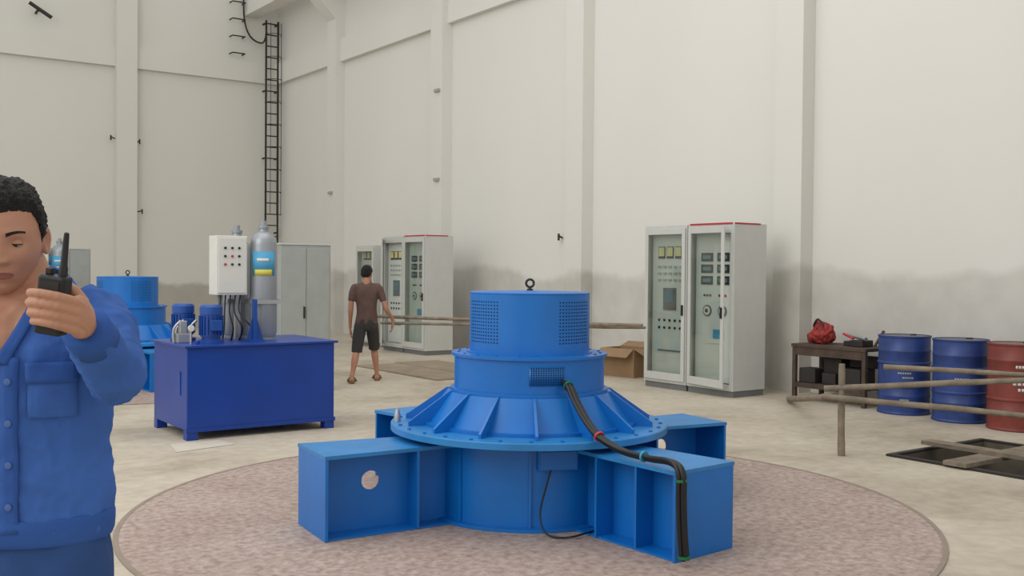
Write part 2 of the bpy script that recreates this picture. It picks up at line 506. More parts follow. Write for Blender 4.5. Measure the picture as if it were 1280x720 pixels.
for s in (-1, 1):
    vs, fs = [], []; n = 16
    for i in range(n+1):
        u = i/n; a = D(90) - s*D(152)*u
        ca, sa = math.cos(a), math.sin(a)
        drop = .030*u*u
        inn = Vector((.070*ca, .008+.070*sa, 1.600-drop-.045*u))
        tip = .045*max(0, (u-.7)/.3)
        mid = Vector((.086*ca, .008+.083*sa, 1.604-drop-.045*u))
        out = Vector(((.118+.2*tip)*ca, .008+(.104+.35*tip)*sa, 1.550-drop-.040*u-tip*1.15))
        vs += [inn, mid, out]
    for i in range(n):
        for q in range(2):
            k = i*3+q; fs.append((k, k+3, k+4, k+1))
    o = mk('collar', vs, fs, M['jacket'], mn, True); m_ = o.modifiers.new('s','SOLIDIFY'); m_.thickness = .005; m_.offset = 0
    q = o.modifiers.new('q','SUBSURF'); q.levels = 1; q.render_levels = 1
legs = []
for s in (-1, 1):
    legs.append(loft_data([(s*.085,.0,1.02,.085,.10),(s*.095,0,.90,.094,.108),(s*.10,0,.78,.090,.10),(s*.105,-.005,.52,.072,.078),(s*.108,.005,.30,.066,.070),(s*.11,.01,.07,.060,.066)], 28, 5))
legs.append(loft_data([(0,0,1.06,.165,.115),(0,0,.98,.175,.120),(0,.0,.90,.165,.12),(0,0,.84,.10,.09)], 32, 4))
tr = remesh('trousers', legs, .009, M['trou'], mn, 6); wrinkle(tr, .009, 10)
for s in (-1, 1):
    parts = [loft_data([(s*.11,.075,.045,.036,.04),(s*.11,.04,.055,.042,.05),(s*.115,-.04,.05,.045,.045),(s*.12,-.12,.035,.048,.034),(s*.12,-.19,.028,.036,.024)], 20, 4), loft_data([(s*.11,.02,.05,.04),(s*.11,.015,.12,.042)], 16)]
    o = remesh('shoe', parts, .006, M['shoe'], mn, 3)
    for v in o.data.vertices:
        if v.co.z < .004: v.co.z = .004
Mh = Matrix.Translation((-.022, -.060, 1.656)) @ Matrix.Rotation(D(21),4,'Z') @ Matrix.Rotation(D(10),4,'X') @ Matrix.Scale(1.03,4)
build_head(mn, Mh, [(0,.02,1.44,.085,.07),(0,.012,1.50,.066,.062),(-.004,.0,1.56,.060,.06),(-.014,-.02,1.61,.058,.06),(-.020,-.03,1.66,.04,.05)])
relaxed_hand('hand_r', mn, (-.25,-.06,.905), 1, D(8))
R0 = Vector((.250,-.422,1.532))
rd = empty('radio', R0, 0, mn); rd.rotation_euler = (D(4), D(8), D(-8))
box('radio_body', -.027, .027, -.016, .016, -.062, .050, M['black'], rd, .006)
boxes('radio_knobs', [(-.018,-.006,-.007,.007,.050,.062)], M['dark'], rd, .002)
lathe('antenna', [(.0085,.048),(.008,.065),(.0065,.07),(.0052,.120),(.0045,.130),(.001,.132)], M['black'], rd, c=(.014,0,0), n=16)
boxes('speaker_grille', [(-.018,.018,-.0175,-.016,.012,.040)], M['dark'], rd)
def Q(x, y, z, r): return (R0.x+x, R0.y+y, R0.z+z, r)
fing = []
for k, (z, r, e) in enumerate(((.004,.0086,.0),(-.0145,.0090,.002),(-.0325,.0086,.0),(-.049,.0076,-.005))):
    fing.append([Q(.045,.018,z-.014,r*1.05), Q(.040,-.004,z-.004,r*1.15), Q(.020,-.028,z+.006,r*1.05), Q(-.012-e,-.029,z+.012,r*1.0), Q(-.034-e,-.018,z+.013,r*.92), Q(-.0355,.001,z+.011,r*.82)])
palm = [(.270,-.31,1.466,.027,.024), (.269,-.338,1.482,.025,.027), Q(.036,.050,-.038,0)[:3]+(.020,.034), Q(.040,.022,-.026,0)[:3]+(.016,.037), Q(.039,-.002,-.022,0)[:3]+(.012,.034)]
thumb = [Q(.036,.055,-.032,.013), Q(.036,.040,-.002,.0125), Q(.024,.029,.020,.0112), Q(.002,.026,.036,.0092)]
remesh('hand_l', hand_parts(fing, palm, thumb), .0024, M['skin'], mn, 1)

# ---- walking man seen from behind
wk = empty('walking_man_in_tshirt', W(-2.03, 14.3), -A + D(188), scale=.945)
tor = loft_data([(0,0,.86,.168,.118),(0,0,.96,.160,.116),(0,0,1.10,.150,.108),(0,-.005,1.25,.168,.112),(0,-.005,1.36,.178,.105),(0,.0,1.43,.135,.085),(0,.01,1.475,.068,.06)], 32, 5)
sl = [loft_data([(.09,0,1.40,.058),(.165,0,1.395,.062),(.205,.01,1.30,.056),(.222,.015,1.20,.054)], 20, 4),
      loft_data([(-.09,0,1.40,.058),(-.165,0,1.395,.062),(-.215,.01,1.30,.056),(-.245,.015,1.20,.054)], 20, 4)]
ts = remesh('tshirt', [tor]+sl, .010, M['tee'], wk, 5); wrinkle(ts, .010, 9)
arms = [loft_data([(.218,.015,1.25,.040),(.228,.02,1.12,.040),(.232,.01,1.04,.038),(.238,-.03,.90,.028),(.24,-.05,.80,.024)], 16, 4),
        loft_data([(-.235,.015,1.25,.040),(-.275,.02,1.12,.040),(-.300,.0,1.06,.038),(-.36,-.08,.97,.028),(-.39,-.12,.90,.024)], 16, 4)]
for a in arms: remesh('forearm', [a], .008, M['skin'], wk, 3)
relaxed_hand('hand_l', wk, (.24,-.055,.80), -1, D(5))
relaxed_hand('hand_r', wk, (-.395,-.125,.89), 1, D(5))
hipL, hipR = (.085,0,.86), (-.085,0,.86)
kL, aL = (.14,.03,.48), (.205,.20,.10)
kR, aR = (-.115,-.20,.50), (-.16,-.20,.09)
sh_ = [loft_data([hipL+(.090,.105),(.108,.01,.70,.092,.10),(.132,.025,.52,.082,.088),(.138,.03,.44,.080,.084)], 22, 4),
       loft_data([hipR+(.090,.105),(-.097,-.09,.70,.092,.10),(-.112,-.17,.54,.082,.088),(-.115,-.19,.47,.080,.084)], 22, 4),
       loft_data([(0,0,.94,.150,.112),(0,0,.88,.162,.118),(0,0,.80,.14,.11),(0,0,.76,.08,.08)], 24, 3)]
remesh('shorts', sh_, .010, M['shorts'], wk, 5)
for (k_, a_) in ((kL, aL), (kR, aR)):
    mid = tuple((a*.62+b*.38) for a, b in zip(k_, a_)); mid = (mid[0], mid[1]+.018, mid[2])
    remesh('lower_leg', [loft_data([k_[:2]+(k_[2]+.06, .055), k_+(.050,), mid+(.052,), tuple((a*.25+b*.75) for a, b in zip(k_, a_))+(.036,), a_+(.034,), (a_[0],a_[1],a_[2]-.05,.032)], 16, 4),
      loft_data([(a_[0],a_[1]+.05,a_[2]-.05,.030,.026),(a_[0],a_[1],a_[2]-.045,.036,.034),(a_[0]*1.05,a_[1]-.09,a_[2]-.06,.042,.022),(a_[0]*1.05,a_[1]-.155,a_[2]-.067,.036,.014)], 16, 4)], .007, M['skin'], wk, 3)
    v, f = loft_data([(a_[0],a_[1]+.07,.012,.026,.012),(a_[0],a_[1]+.02,.012,.04,.012),(a_[0]*1.05,a_[1]-.10,.012,.050,.012),(a_[0]*1.05,a_[1]-.18,.012,.032,.012)], 20, 4)
    mk('sandal_sole', v, f, M['sandal'], wk, True)
    v, f = loft_data([(a_[0]+.055*math.cos(t), a_[1]-.07, .02+.058*math.sin(t), .008, .02) for t in [math.pi*i/10 for i in range(11)]], 8, 1, (0,1,0))
    mk('sandal_strap', v, f, M['sandal'], wk, True)
Mh2 = Matrix.Translation((0,-.03,1.60)) @ Matrix.Rotation(D(-18),4,'Z') @ Matrix.Rotation(D(6),4,'X')
build_head(wk, Mh2, [(0,.02,1.38,.075,.06),(0,.012,1.44,.058,.056),(0,0,1.50,.054,.056),(0,-.01,1.56,.05,.055)], sub=5, voxel=.004)

bl = [sph_data((0,0,.11),(.13,.17,.11)), sph_data((.02,.05,.2),(.09,.1,.09)), sph_data((-.03,-.09,.17),(.07,.08,.09)), sph_data((0,.12,.08),(.1,.1,.08))]
bag = empty('red_tool_bag', (10.58, 8.08, .70))
o = remesh('bag_body', bl, .010, M['bag'], bag, 2)
for v in o.data.vertices:
    v.co += v.normal*.03*noise.noise(v.co*20)
    if v.co.z < .002: v.co.z = .002
tube('bag_strap', [(-.08,-.1,.2),(-.1,0,.31),(-.06,.1,.22)], .012, M['black'], bag, 8, 5)

# ---------------------------------------------------------------- room shell
XW, YB, HT = 11.15, 26.6, 11.0
XL, YN = -9.0, -7.0
box('wall_right', XW, XW+.25, YN, YB+.25, 0, HT, M['wallL'])
box('wall_back', XL, XW, YB, YB+.25, 0, HT, M['wallB'])
xs = [XL, 7.9, 9.3, XW]; ys = [YN, 3.3, 5.25, YB]
vs = [(x, y, 0) for y in ys for x in xs]; fs = []
for j in range(3):
    for i in range(3):
        if i == 1 and j == 1: continue
        fs.append((j*4+i, j*4+i+1, (j+1)*4+i+1, (j+1)*4+i))
mk('floor', vs, fs, M['floor'])
pv = [(7.9,3.3,0),(9.3,3.3,0),(9.3,5.25,0),(7.9,5.25,0),(7.9,3.3,-.9),(9.3,3.3,-.9),(9.3,5.25,-.9),(7.9,5.25,-.9)]
mk('floor_pit', pv, [(0,1,5,4),(1,2,6,5),(2,3,7,6),(3,0,4,7),(4,5,6,7)], M['pit'])
pf = empty('pit_frame', (0,0,0))
boxes('angle_irons', [(7.84,9.36,5.25,5.31,0,.02),(7.84,7.9,3.3,5.25,0,.02),(9.3,9.36,3.3,5.25,0,.02)], M['dark'], pf)
boxes('crossing_planks', [(7.8,9.4,4.55,4.75,.02,.055),(8.35,8.5,3.2,5.3,.056,.09)], M['wood'], pf)

for k, y in enumerate((-0.4, 4.15, 8.7, 13.2, 17.65, 22.5)):
    box('column_right' if k == 0 else 'column_right.%03d' % k, XW-.25, XW, y, y+.45, 0, HT, M['col'])
    v = [(XW-.95,y,8.25),(XW-.25,y,7.55),(XW-.25,y,8.3),(XW-.95,y,8.3)]
    v += [(a, b+.45, c) for a, b, c in v]
    mk('trim_corbel' if k == 0 else 'trim_corbel.%03d' % k, v, [(0,1,2,3),(7,6,5,4),(0,4,5,1),(1,5,6,2),(2,6,7,3),(3,7,4,0)], M['col'])
box('trim_crane_beam', XW-.95, XW-.55, YN, YB-.02, 8.3, 9.1, M['col'])
box('column_back', 6.85, 7.35, YB-.25, YB, 0, HT, M['wallB'])
box('column_back.001', 2.3, 2.8, YB-.25, YB, 0, HT, M['wallB'])
box('trim_beam_back', XL, XW, YB-.12, YB, 6.55, 7.1, M['wallB'])
box('trim_beam_right', XW-.12, XW, YN, YB-.12, 6.55, 7.1, M['wallL'])
ld = empty('steel_wall_ladder', (0,0,0))
lb = [(10.66,10.70,26.22,26.26,2.2,8.2),(11.0,11.04,26.22,26.26,2.2,8.2)]
z = 2.4
while z < 8.1:
    lb.append((10.70,11.0,26.225,26.255,z,z+.03)); z += .3
for z in (2.5,4.5,6.3,8.1):
    lb += [(10.66,10.70,26.26,26.47,z,z+.04),(11.0,11.04,26.26,26.47,z,z+.04)]
boxes('rails_and_rungs', lb, M['dark'], ld)
cg = []
for z in [3.0+.6*i for i in range(9)]:
    pts = [(10.85+.22*math.cos(a), 26.2-.30*math.sin(a), z) for a in [math.pi*i/12 for i in range(13)]]
    cg.append(loft_data([p+(.010,) for p in pts], 6))
for a in (.8, 1.57, 2.3):
    cg.append(loft_data([(10.85+.22*math.cos(a), 26.2-.30*math.sin(a), zz, .008) for zz in (3.0, 8.1)], 6))
V_, F_ = join(cg); mk('safety_cage', V_, F_, M['dark'], ld)
st = []
for z in (7.25,7.7,8.15,8.6,9.05):
    st.append(loft_data([p+(.018,) for p in [(9.80,26.58,z),(9.80,26.36,z),(10.14,26.36,z),(10.14,26.58,z)]], 6))
V_, F_ = join(st); mk('staple_rungs', V_, F_, M['dark'], ld)
tube('conduit_pipe', [(10.14,26.45,9.6),(10.14,26.45,8.3),(10.3,26.42,7.75),(10.62,26.35,7.6),(10.72,26.3,7.9)], .024, M['dark'], ld, 8, 4)
def bracket(x, y, z, dx, dy):
    e = empty('wall_bracket', (x, y, z))
    tube('arm', [(0,0,0),(dx,dy,.03)], .016, M['dark'], e)
    tube('tip', [(dx,dy,-.05),(dx,dy,.07)], .02, M['dark'], e)
bracket(6.83, YB-.15, 4.75, -.1, -.03); bracket(7.37, YB-.2, 2.95, .1, -.05); bracket(7.37, YB-.15, 4.7, .05, -.05)
bracket(XW-.02, 14.0, 2.15, -.08, 0)
lg_ = M['greyd']
for (y, z) in ((17.8, 3.4), (17.8, 5.2), (22.7, 3.4)):
    e = empty('small_junction_box', (XW-.25, y, z)); box('case', -.05, -.002, -.09, .09, -.03, .03, lg_, e, .004)
fx = empty('wall_lamp_fitting', (5.05, YB-.02, 7.6))
tube('stem', [(0,0,0),(0,-.25,.02),(.12,-.35,-.03)], .03, M['dark'], fx)
tube('head', [(-.2,-.3,.16),(.28,-.36,-.14)], .045, M['dark'], fx)

# ---------------------------------------------------------------- generator
GC = (.12, 6.85)
g = empty('hydro_generator', W(*GC), -A)
lathe('base_drum', [(.71,0),(.71,.02),(.66,.022),(.66,.53)], M['blue'], g, n=96)
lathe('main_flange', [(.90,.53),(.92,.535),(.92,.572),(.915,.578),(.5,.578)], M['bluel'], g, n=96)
hexes('flange_bolts', [(.875*math.cos(a),.875*math.sin(a),.578) for a in [2*math.pi*(i+.5)/30 for i in range(30)]], .012, .009, M['blue'], g)
lathe('skirt_cone', [(.72,.578),(.72,.60),(.685,.60),(.545,.79)], M['blue'], g, n=96)
rv, rf = [], []
for i in range(15):
    a = 2*math.pi*(i+.35)/15; ca, sa = math.cos(a), math.sin(a)
    k = len(rv)
    for s in (-.009, .009):
        for (R, zz) in ((.5,.578),(.83,.578),(.83,.605),(.556,.795),(.5,.795)):
            rv.append((R*ca - s*sa, R*sa + s*ca, zz))
    rf += [tuple(k+q for q in (4,3,2,1,0)), tuple(k+5+q for q in range(5))]
    for q in range(5):
        w = (q+1) % 5
        rf.append((k+q, k+w, k+5+w, k+5+q))
mk('gusset_ribs', rv, rf, M['blue'], g)
lathe('mid_drum', [(.525,.79),(.525,.81),(.50,.812),(.50,1.02),(.52,1.022),(.52,1.04),(.40,1.042)], M['blue'], g, n=96)
hexes('mid_bolts', [(.475*math.cos(a),.475*math.sin(a),1.04) for a in [2*math.pi*(i+.5)/20 for i in range(20)]], .009, .008, M['blue'], g)
lathe('top_cap', [(.42,1.04),(.42,1.05),(.400,1.052),(.400,1.430),(.403,1.432),(.403,1.438),(.39,1.442),(.1,1.450),(0.001,1.450)], M['blue'], g, n=96)
for (a0, a1) in ((D(-162), D(-122)), (D(-62), D(-22)), (D(20), D(60)), (D(110), D(150))):
    dots('cap_vents', .400, a0, a1, 13, 1.12, 1.38, 13, .0055, M['hole'], g, 6)
cpatch('drum_grille_plate', .50, D(-91), D(-65), .865, .985, M['blue'], g, off=.006)
dots('drum_grille_holes', .506, D(-89.5), D(-66.5), 14, .875, .975, 8, .0062, M['hole'], g, 4)
tp = [(.026*math.cos(a), 0, 1.498+.026*math.sin(a), .008) for a in [2*math.pi*i/16 for i in range(17)]]
v_, f_ = loft_data(tp, 8); mk('lifting_eye', v_, f_, M['dark'], g, True)
lathe('eye_stem', [(.02,1.443),(.02,1.460),(.01,1.463),(.01,1.478)], M['dark'], g, n=16)
for a in (D(-130), D(-90), D(60)):
    o = box('base_rib', .655, .675, -.007, .007, .02, .53, M['blue'], g); o.rotation_euler = (0,0,a)
o = box('terminal_box', .60, .705, -.125, .125, .375, .50, M['blue'], g, .004); o.rotation_euler = (0,0,D(-76))
o = box('terminal_box_lid', .705, .712, -.115, .115, .383, .492, M['blue'], g, .002); o.rotation_euler = (0,0,D(-76))
tube('thin_lead', [(.13,-.69,.40),(.10,-.71,.30),(.06,-.73,.12),(.1,-.80,.02),(.22,-.84,.012),(.34,-.76,.02),(.40,-.66,.012)], .006, M['black'], g, 8, 6)
lathe('oil_cup', [(.022,.578),(.022,.62),(.016,.64),(.012,.66)], M['steel'], g, c=(-.87,-.1,0), n=16)

def plate_hole(x0, x1, z0, z1, cx, cz, r, y, th):
    angs = [2*math.pi*i/32 for i in range(32)] + [math.atan2(zz-cz, xx-cx) % (2*math.pi) for xx in (x0,x1) for zz in (z0,z1)]
    angs = sorted(set(angs)); vs = []; n = len(angs)
    for yy in (y-th/2, y+th/2):
        for a in angs:
            ca, sa = math.cos(a), math.sin(a)
            vs.append((cx+r*ca, yy, cz+r*sa))
            t = 1e9
            if ca > 1e-6: t = min(t, (x1-cx)/ca)
            if ca < -1e-6: t = min(t, (x0-cx)/ca)
            if sa > 1e-6: t = min(t, (z1-cz)/sa)
            if sa < -1e-6: t = min(t, (z0-cz)/sa)
            vs.append((cx+t*ca, yy, cz+t*sa))
    fs = []
    for i in range(n):
        j = (i+1) % n
        fs.append((2*i, 2*i+1, 2*j+1, 2*j)); k = 2*n
        fs.append((k+2*i, k+2*j, k+2*j+1, k+2*i+1))
        fs.append((2*i, 2*j, k+2*j, k+2*i)); fs.append((2*i+1, k+2*i+1, k+2*j+1, 2*j+1))
    return vs, fs

for ang, kind in ((D(209.5),0), (D(29.5),0), (D(-50),1), (D(130),1)):
    lg = empty('support_arm', (0,0,0), ang, g)
    tv = [(.45,-.19,.478),(1.51,-.255,.478),(1.51,.255,.478),(.45,.19,.478)]
    tv += [(x,y,.50) for x,y,_ in tv]
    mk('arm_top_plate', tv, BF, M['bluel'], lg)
    box('arm_end_plate', 1.488, 1.506, -.25, .25, 0, .478, M['blue'], lg)
    rx = (.90,) if kind == 0 else (1.18, .86)
    boxes('arm_ribs', [(x,x+.015,-.225,.225,.012,.478) for x in rx], M['blue'], lg)
    if kind == 0:
        V_, F_ = plate_hole(.62, 1.488, .012, .478, 1.16, .30, .058, .07, .014)
        mk('arm_web', V_, F_, M['blue'], lg)
    else:
        box('arm_web', .62, 1.488, -.08, -.066, .012, .478, M['blue'], lg)
    bv = [(.6,-.2,0),(1.488,-.235,0),(1.488,.235,0),(.6,.2,0)]; bv += [(x,y,.012) for x,y,_ in bv]
    mk('arm_foot_plate', bv, BF, M['blue'], lg)
g2 = dup(g, W(*GC) + Vector((-.15, 9.1, 0)))
cb = empty('power_cable_bundle', W(*GC), -A)
path = [(.215,-.47,.875),(.24,-.53,.85),(.28,-.62,.76),(.34,-.75,.66),(.40,-.86,.60),(.52,-.98,.545),(.66,-1.16,.535),(.75,-1.32,.545),(.785,-1.405,.50),(.79,-1.40,.36),(.80,-1.385,.18),(.815,-1.37,.03)]
for dx, dy, dz in ((0,0,0),(.022,.004,.006),(.01,-.016,.012),(-.012,-.006,.016)):
    tube('cable_core', [(x+dx,y+dy,z+dz) for x,y,z in path], .0135, M['black'], cb, 8, 6)
def tape(i, t, m):
    a, b = Vector(path[i]), Vector(path[i+1]); p = a.lerp(b, t)+Vector((.005,-.004,.008)); d = (b-a).normalized()*.007
    tube('tape_wrap', [p-d, p+d], .032, m, cb, 12)
tape(0, .6, M['green']); tape(3, .9, M['redt']); tape(5, .75, M['teal']); tape(8, .25, M['green']); tape(10, .9, M['green'])
def pad(x, y, nm):
    e = empty(nm, (x, y, 0))
    lathe('pad_surface', [(2.57,0),(2.57,.006),(0.001,.006)], M['pad'], e, n=128)
    rp = [(2.57,0),(2.60,0),(2.60,.008),(2.57,.008)]
    n = 128; v = [(r*math.cos(2*math.pi*i/n), r*math.sin(2*math.pi*i/n), z) for r, z in rp for i in range(n)]
    f = [(j*n+i, j*n+(i+1)%n, ((j+1)%4)*n+(i+1)%n, ((j+1)%4)*n+i) for j in range(4) for i in range(n)]
    mk('pad_edge', v, f, M['padrim'], e)
p0 = W(*GC); pad(p0.x, p0.y, 'floor_round_pad'); pad(p0.x-.15, p0.y+9.1, 'floor_round_pad')
for o in (g, g2, cb): o.location.z = .007

# ---------------------------------------------------------------- hydraulic power unit
h = empty('hydraulic_power_unit', (3.78, 9.8, 0))
box('tank', -.74, .73, -.50, .50, .09, .85, M['navy'], h, .006)
box('tank_lid', -.77, .76, -.53, .53, .85, .872, M['navy'], h, .004)
boxes('tank_feet', [(-.74,-.64,-.5,-.4,0,.09),(.63,.73,-.5,-.4,0,.09),(-.74,-.64,.4,.5,0,.09),(.63,.73,.4,.5,0,.09),(-.75,.74,-.51,-.49,.075,.11)], M['navy'], h)
boxes('level_gauge', [(-.748,-.74,-.32,-.27,.40,.62)], M['motor'], h)
lathe('drain_plug', [(.025,0),(.025,.03),(.015,.032)], M['navy'], h, c=(-.6,-.35,.872), n=12)
def motor(x, y):
    e = empty('pump_motor', (x, y, .872), 0, h)
    lathe('mount_flange', [(.12,0),(.12,.03),(.085,.032),(.085,.06)], M['motor'], e, n=32)
    lathe('motor_body', [(.098,.06),(.098,.27),(.105,.272),(.105,.34),(.09,.36),(.02,.365)], M['motor'], e, n=32)
    fins = []
    for i in range(20):
        a = 2*math.pi*i/20; ca, sa = math.cos(a), math.sin(a)
        k = [(.095,-.003),(.113,-.003),(.113,.003),(.095,.003)]
        vv = [(R*ca-s*sa, R*sa+s*ca, zz) for zz in (.075,.26) for R, s in k]
        fins.append((vv, BF))
    V_, F_ = join(fins); mk('cooling_fins', V_, F_, M['motor'], e)
    box('terminal_box', -.05, .05, -.165, -.10, .12, .22, M['motor'], e, .005)
motor(-.42, -.22); motor(-.55, .2)
boxes('valve_block', [(-.71,-.59,-.14,-.02,.872,.96),(-.68,-.61,-.11,-.05,.96,1.08)], M['steel'], h, .006)
o = lathe('gauge_dial', [(.03,0),(.03,.02),(.001,.022)], M['white'], h, n=20); o.location = (-.64,-.3,1.02); o.rotation_euler = (D(90),0,0)
tube('gauge_stem', [(-.64,-.3,.872),(-.64,-.3,1.0)], .01, M['steel'], h)
for i, (x, y) in enumerate(((-.72,-.05),(-.67,0.02),(-.56,-.02))):
    tube('valve_pipe', [(x,y,.87),(x,y,1.0),(x+.06,y-.02,1.08)], .014, M['steel'], h, 8, 3)
def accumulator(x, y, z0, top):
    e = empty('accumulator_bottle', (x, y, z0), 0, h); H = top-z0
    lathe('shell', [(.12,0),(.12,.03),(.125,.035),(.134,.08),(.134,H-.24),(.125,H-.19),(.095,H-.14),(.05,H-.11),(.045,H-.08),(.055,H-.078),(.055,H-.05),(.03,H-.045),(.03,H)], M['silver'], e, n=48)
    cpatch('label_sky', .134, D(-165), D(-60), .64, .88, M['lblue'], e, off=.002)
    cpatch('label_sun', .136, D(-150), D(-75), .64, .70, M['yellow'], e, off=.002)
    cpatch('label_text', .136, D(-140), D(-90), .78, .81, M['white'], e, off=.002)
    boxes('clamp', [(-.15,.15,-.142,-.137,.36,.40),(-.15,-.13,-.14,.05,.36,.40),(.13,.15,-.14,.05,.36,.40)], M['steel'], e)
accumulator(.19, .0, .872, 2.06); accumulator(.05, .36, .872, 2.02)
boxes('blue_upright', [(.00,.04,-.22,-.18,.872,1.28),(-.05,.10,-.26,-.14,.872,.885)], M['motor'], h)
mk('upright_gusset', [(-.06,-.20,.88),(.11,-.20,.88),(.02,-.20,1.18),(-.06,-.19,.88),(.11,-.19,.88),(.02,-.19,1.18)], [(0,1,2),(5,4,3),(0,3,4,1),(1,4,5,2),(2,5,3,0)], M['motor'], h)
box('control_box', -.31, .0, -.06, .16, 1.32, 1.90, M['white'], h, .006)
box('control_box_door', -.295, -.015, -.07, -.06, 1.34, 1.88, M['white'], h, .003)
for i in range(3):
    for j in range(3):
        o = lathe('indicator', [(.012,0),(.012,.012),(.001,.014)], (M['black'], M['dark'], M['redt'])[(i*j+j) % 3], h, n=12)
        o.location = (-.23+.07*i, -.07, 1.78-.08*j); o.rotation_euler = (D(90),0,0)
boxes('box_post', [(-.24,-.19,.10,.15,.872,1.32),(-.06,-.01,.10,.15,.872,1.32)], M['steel'], h)
for i in range(5):
    x = -.25+.05*i
    tube('hose', [(x,.0,1.32),(x-.02,-.03,1.15),(x+.03*(i-2),-.02-.03*i,1.0),(x+.05*(i-2),-.1+.04*i,.875)], .008, M['black'], h, 8, 5)
h2 = dup(h, Vector((3.78, 18.9, 0)))
sh = empty('plastic_sheet', (0,0,0))
mk('sheet', [(2.78,8.78,.003),(3.35,8.9,.003),(3.3,9.2,.003),(2.86,9.22,.003)], [(0,1,2,3)], M['paper'], sh)

# ---------------------------------------------------------------- cabinets
def grey_cab(x, y, ht=1.9, hw=.38):
    e = empty('grey_steel_cabinet', (x, y, 0))
    box('body', -hw, hw, 0, .45, .05, ht, M['greyd'], e, .006)
    box('plinth', -hw+.01, hw-.01, .02, .44, 0, .05, M['dark'], e)
    boxes('doors', [(-hw+.02,-.004,-.012,0,.09,ht-.04),(.004,hw-.02,-.012,0,.09,ht-.04)], M['greyd'], e, .004)
    boxes('handle', [(-.04,-.02,-.03,-.012,.95,1.1)], M['dark'], e)
    box('top_rim', -hw-.01, hw+.01, -.01, .46, ht, ht+.02, M['grey'], e)
grey_cab(5.47, 12.1, 1.88, .34); grey_cab(4.5, 20.6, 1.9)

def cabinet(x, y, kind=0, opening=0.0, w=.8, ht=2.2, dp=.6):
    e = empty('control_cabinet', (x, y, 0))
    box('plinth', .02, dp-.02, .01, w-.01, 0, .08, M['seam'], e)
    boxes('carcass', [(0,dp,0,.02,.08,ht),(0,dp,w-.02,w,.08,ht),(dp-.02,dp,.02,w-.02,.08,ht),(0,dp,.02,w-.02,ht-.02,ht),(0,dp,.02,w-.02,.08,.10)], M['grey'], e, .002)
    boxes('front_frame', [(-.002,.02,.02,.06,.1,ht-.02),(-.002,.02,w-.06,w-.02,.1,ht-.02),(-.002,.02,.06,w-.06,ht-.12,ht-.02),(-.002,.02,.06,w-.06,.1,.16)], M['grey'], e)
    if kind:
        boxes('red_top_trim', [(-.006,.0,.03,w-.03,ht-.012,ht+.010),(0,dp*.8,-.004,.0,ht-.012,ht+.008)], M['red'], e)
    px = .09
    box('instrument_panel', px, px+.01, .06, w-.06, .16, ht-.12, M['panel'], e)
    st = dict(f=px-.012)
    def inst(lst, m, nm): boxes(nm, [(st['f'], px, a, b, c, d) for a, b, c, d in lst], m, e)
    def dial(yy, zz, r, m, nm, lift=0):
        o = lathe(nm, [(r,0),(r,.012),(.001,.014)], m, e, n=20); o.location = (px-lift, yy, zz); o.rotation_euler = (0,D(-90),0)
    if kind == 0:
        inst([(w*.5+.16*(i-1)-.062, w*.5+.16*(i-1)+.062, 1.76, 1.92) for i in range(3)], M['black'], 'meter_frames')
        st['f'] = px-.016
        inst([(w*.5+.16*(i-1)-.052, w*.5+.16*(i-1)+.052, 1.79, 1.91) for i in range(3)], M['ygauge'], 'yellow_meters')
        st['f'] = px-.012
        inst([(w*.5+.10*(i-2)-.03, w*.5+.10*(i-2)+.03, z_, z_+.03) for i in range(5) for z_ in (1.45,1.54,1.63)], M['greyd'], 'breakers')
        inst([(w*.5-.12, w*.5+.12, 1.06, 1.36)], M['seam'], 'display_bezel')
        st['f'] = px-.016; inst([(w*.5-.085, w*.5+.085, 1.16, 1.33)], M['screen'], 'display'); st['f'] = px-.012
        for i in range(5):
            for zz in (.92,.82): dial(w*.5+.1*(i-2), zz, .018, M['dark'], 'switch_knob')
        inst([(w*.5-.22, w*.5+.22, .5, .52)], M['seam'], 'terminal_strip')
    else:
        inst([(w*.5+.14*s-.10, w*.5+.14*s+.10, z_, z_+.11) for s in (-1,1) for z_ in (1.72,1.57,1.42)], M['dark'], 'digital_meters')
        st['f'] = px-.015
        inst([(w*.5+.14*s-.07, w*.5+.14*s+.07, z_+.03, z_+.08) for s in (-1,1) for z_ in (1.72,1.57,1.42)], M['screen'], 'meter_digits')
        st['f'] = px-.012
        for s in (-1,1):
            dial(w*.5+.13*s, 1.08, .075, M['seam'], 'rotary_plate'); dial(w*.5+.13*s, 1.08, .055, M['white'], 'rotary_face', .006); dial(w*.5+.13*s, 1.08, .026, M['dark'], 'rotary_switch', .012)
            for q in range(3): dial(w*.5+.13*s+.05*(q-1), 1.28, .016, (M['redt'],M['green'],M['black'])[q], 'pilot_lamp')
        inst([(w*.5-.16, w*.5+.02, .72, .84)], M['lblue'], 'tool_pouch')
        inst([(w*.5-.12, w*.5+.14, .66, .72)], M['white'], 'papers')
    d = empty('glass_door', (-.004, w-.02, 0), opening, e)
    W2 = w-.04
    boxes('door_frame', [(-.02,0,-W2,-W2+.06,.12,ht-.04),(-.02,0,-.06,0,.12,ht-.04),(-.02,0,-W2+.06,-.06,ht-.12,ht-.04),(-.02,0,-W2+.06,-.06,.12,.22)], M['grey'], d, .003)
    box('pane', -.012, -.008, -W2+.06, -.06, .22, ht-.12, M['glass'], d)
    boxes('door_handle', [(-.04,-.02,-W2+.02,-W2+.045,1.0,1.14)], M['black'], d)
    return e
cabinet(9.75, 9.62, 0, 0); cabinet(9.75, 8.80, 1, D(-10))
cabinet(9.62, 16.1, 1, 0); cabinet(9.62, 16.92, 0, D(-30)); cabinet(9.75, 18.3, 0, 0, ht=2.05)

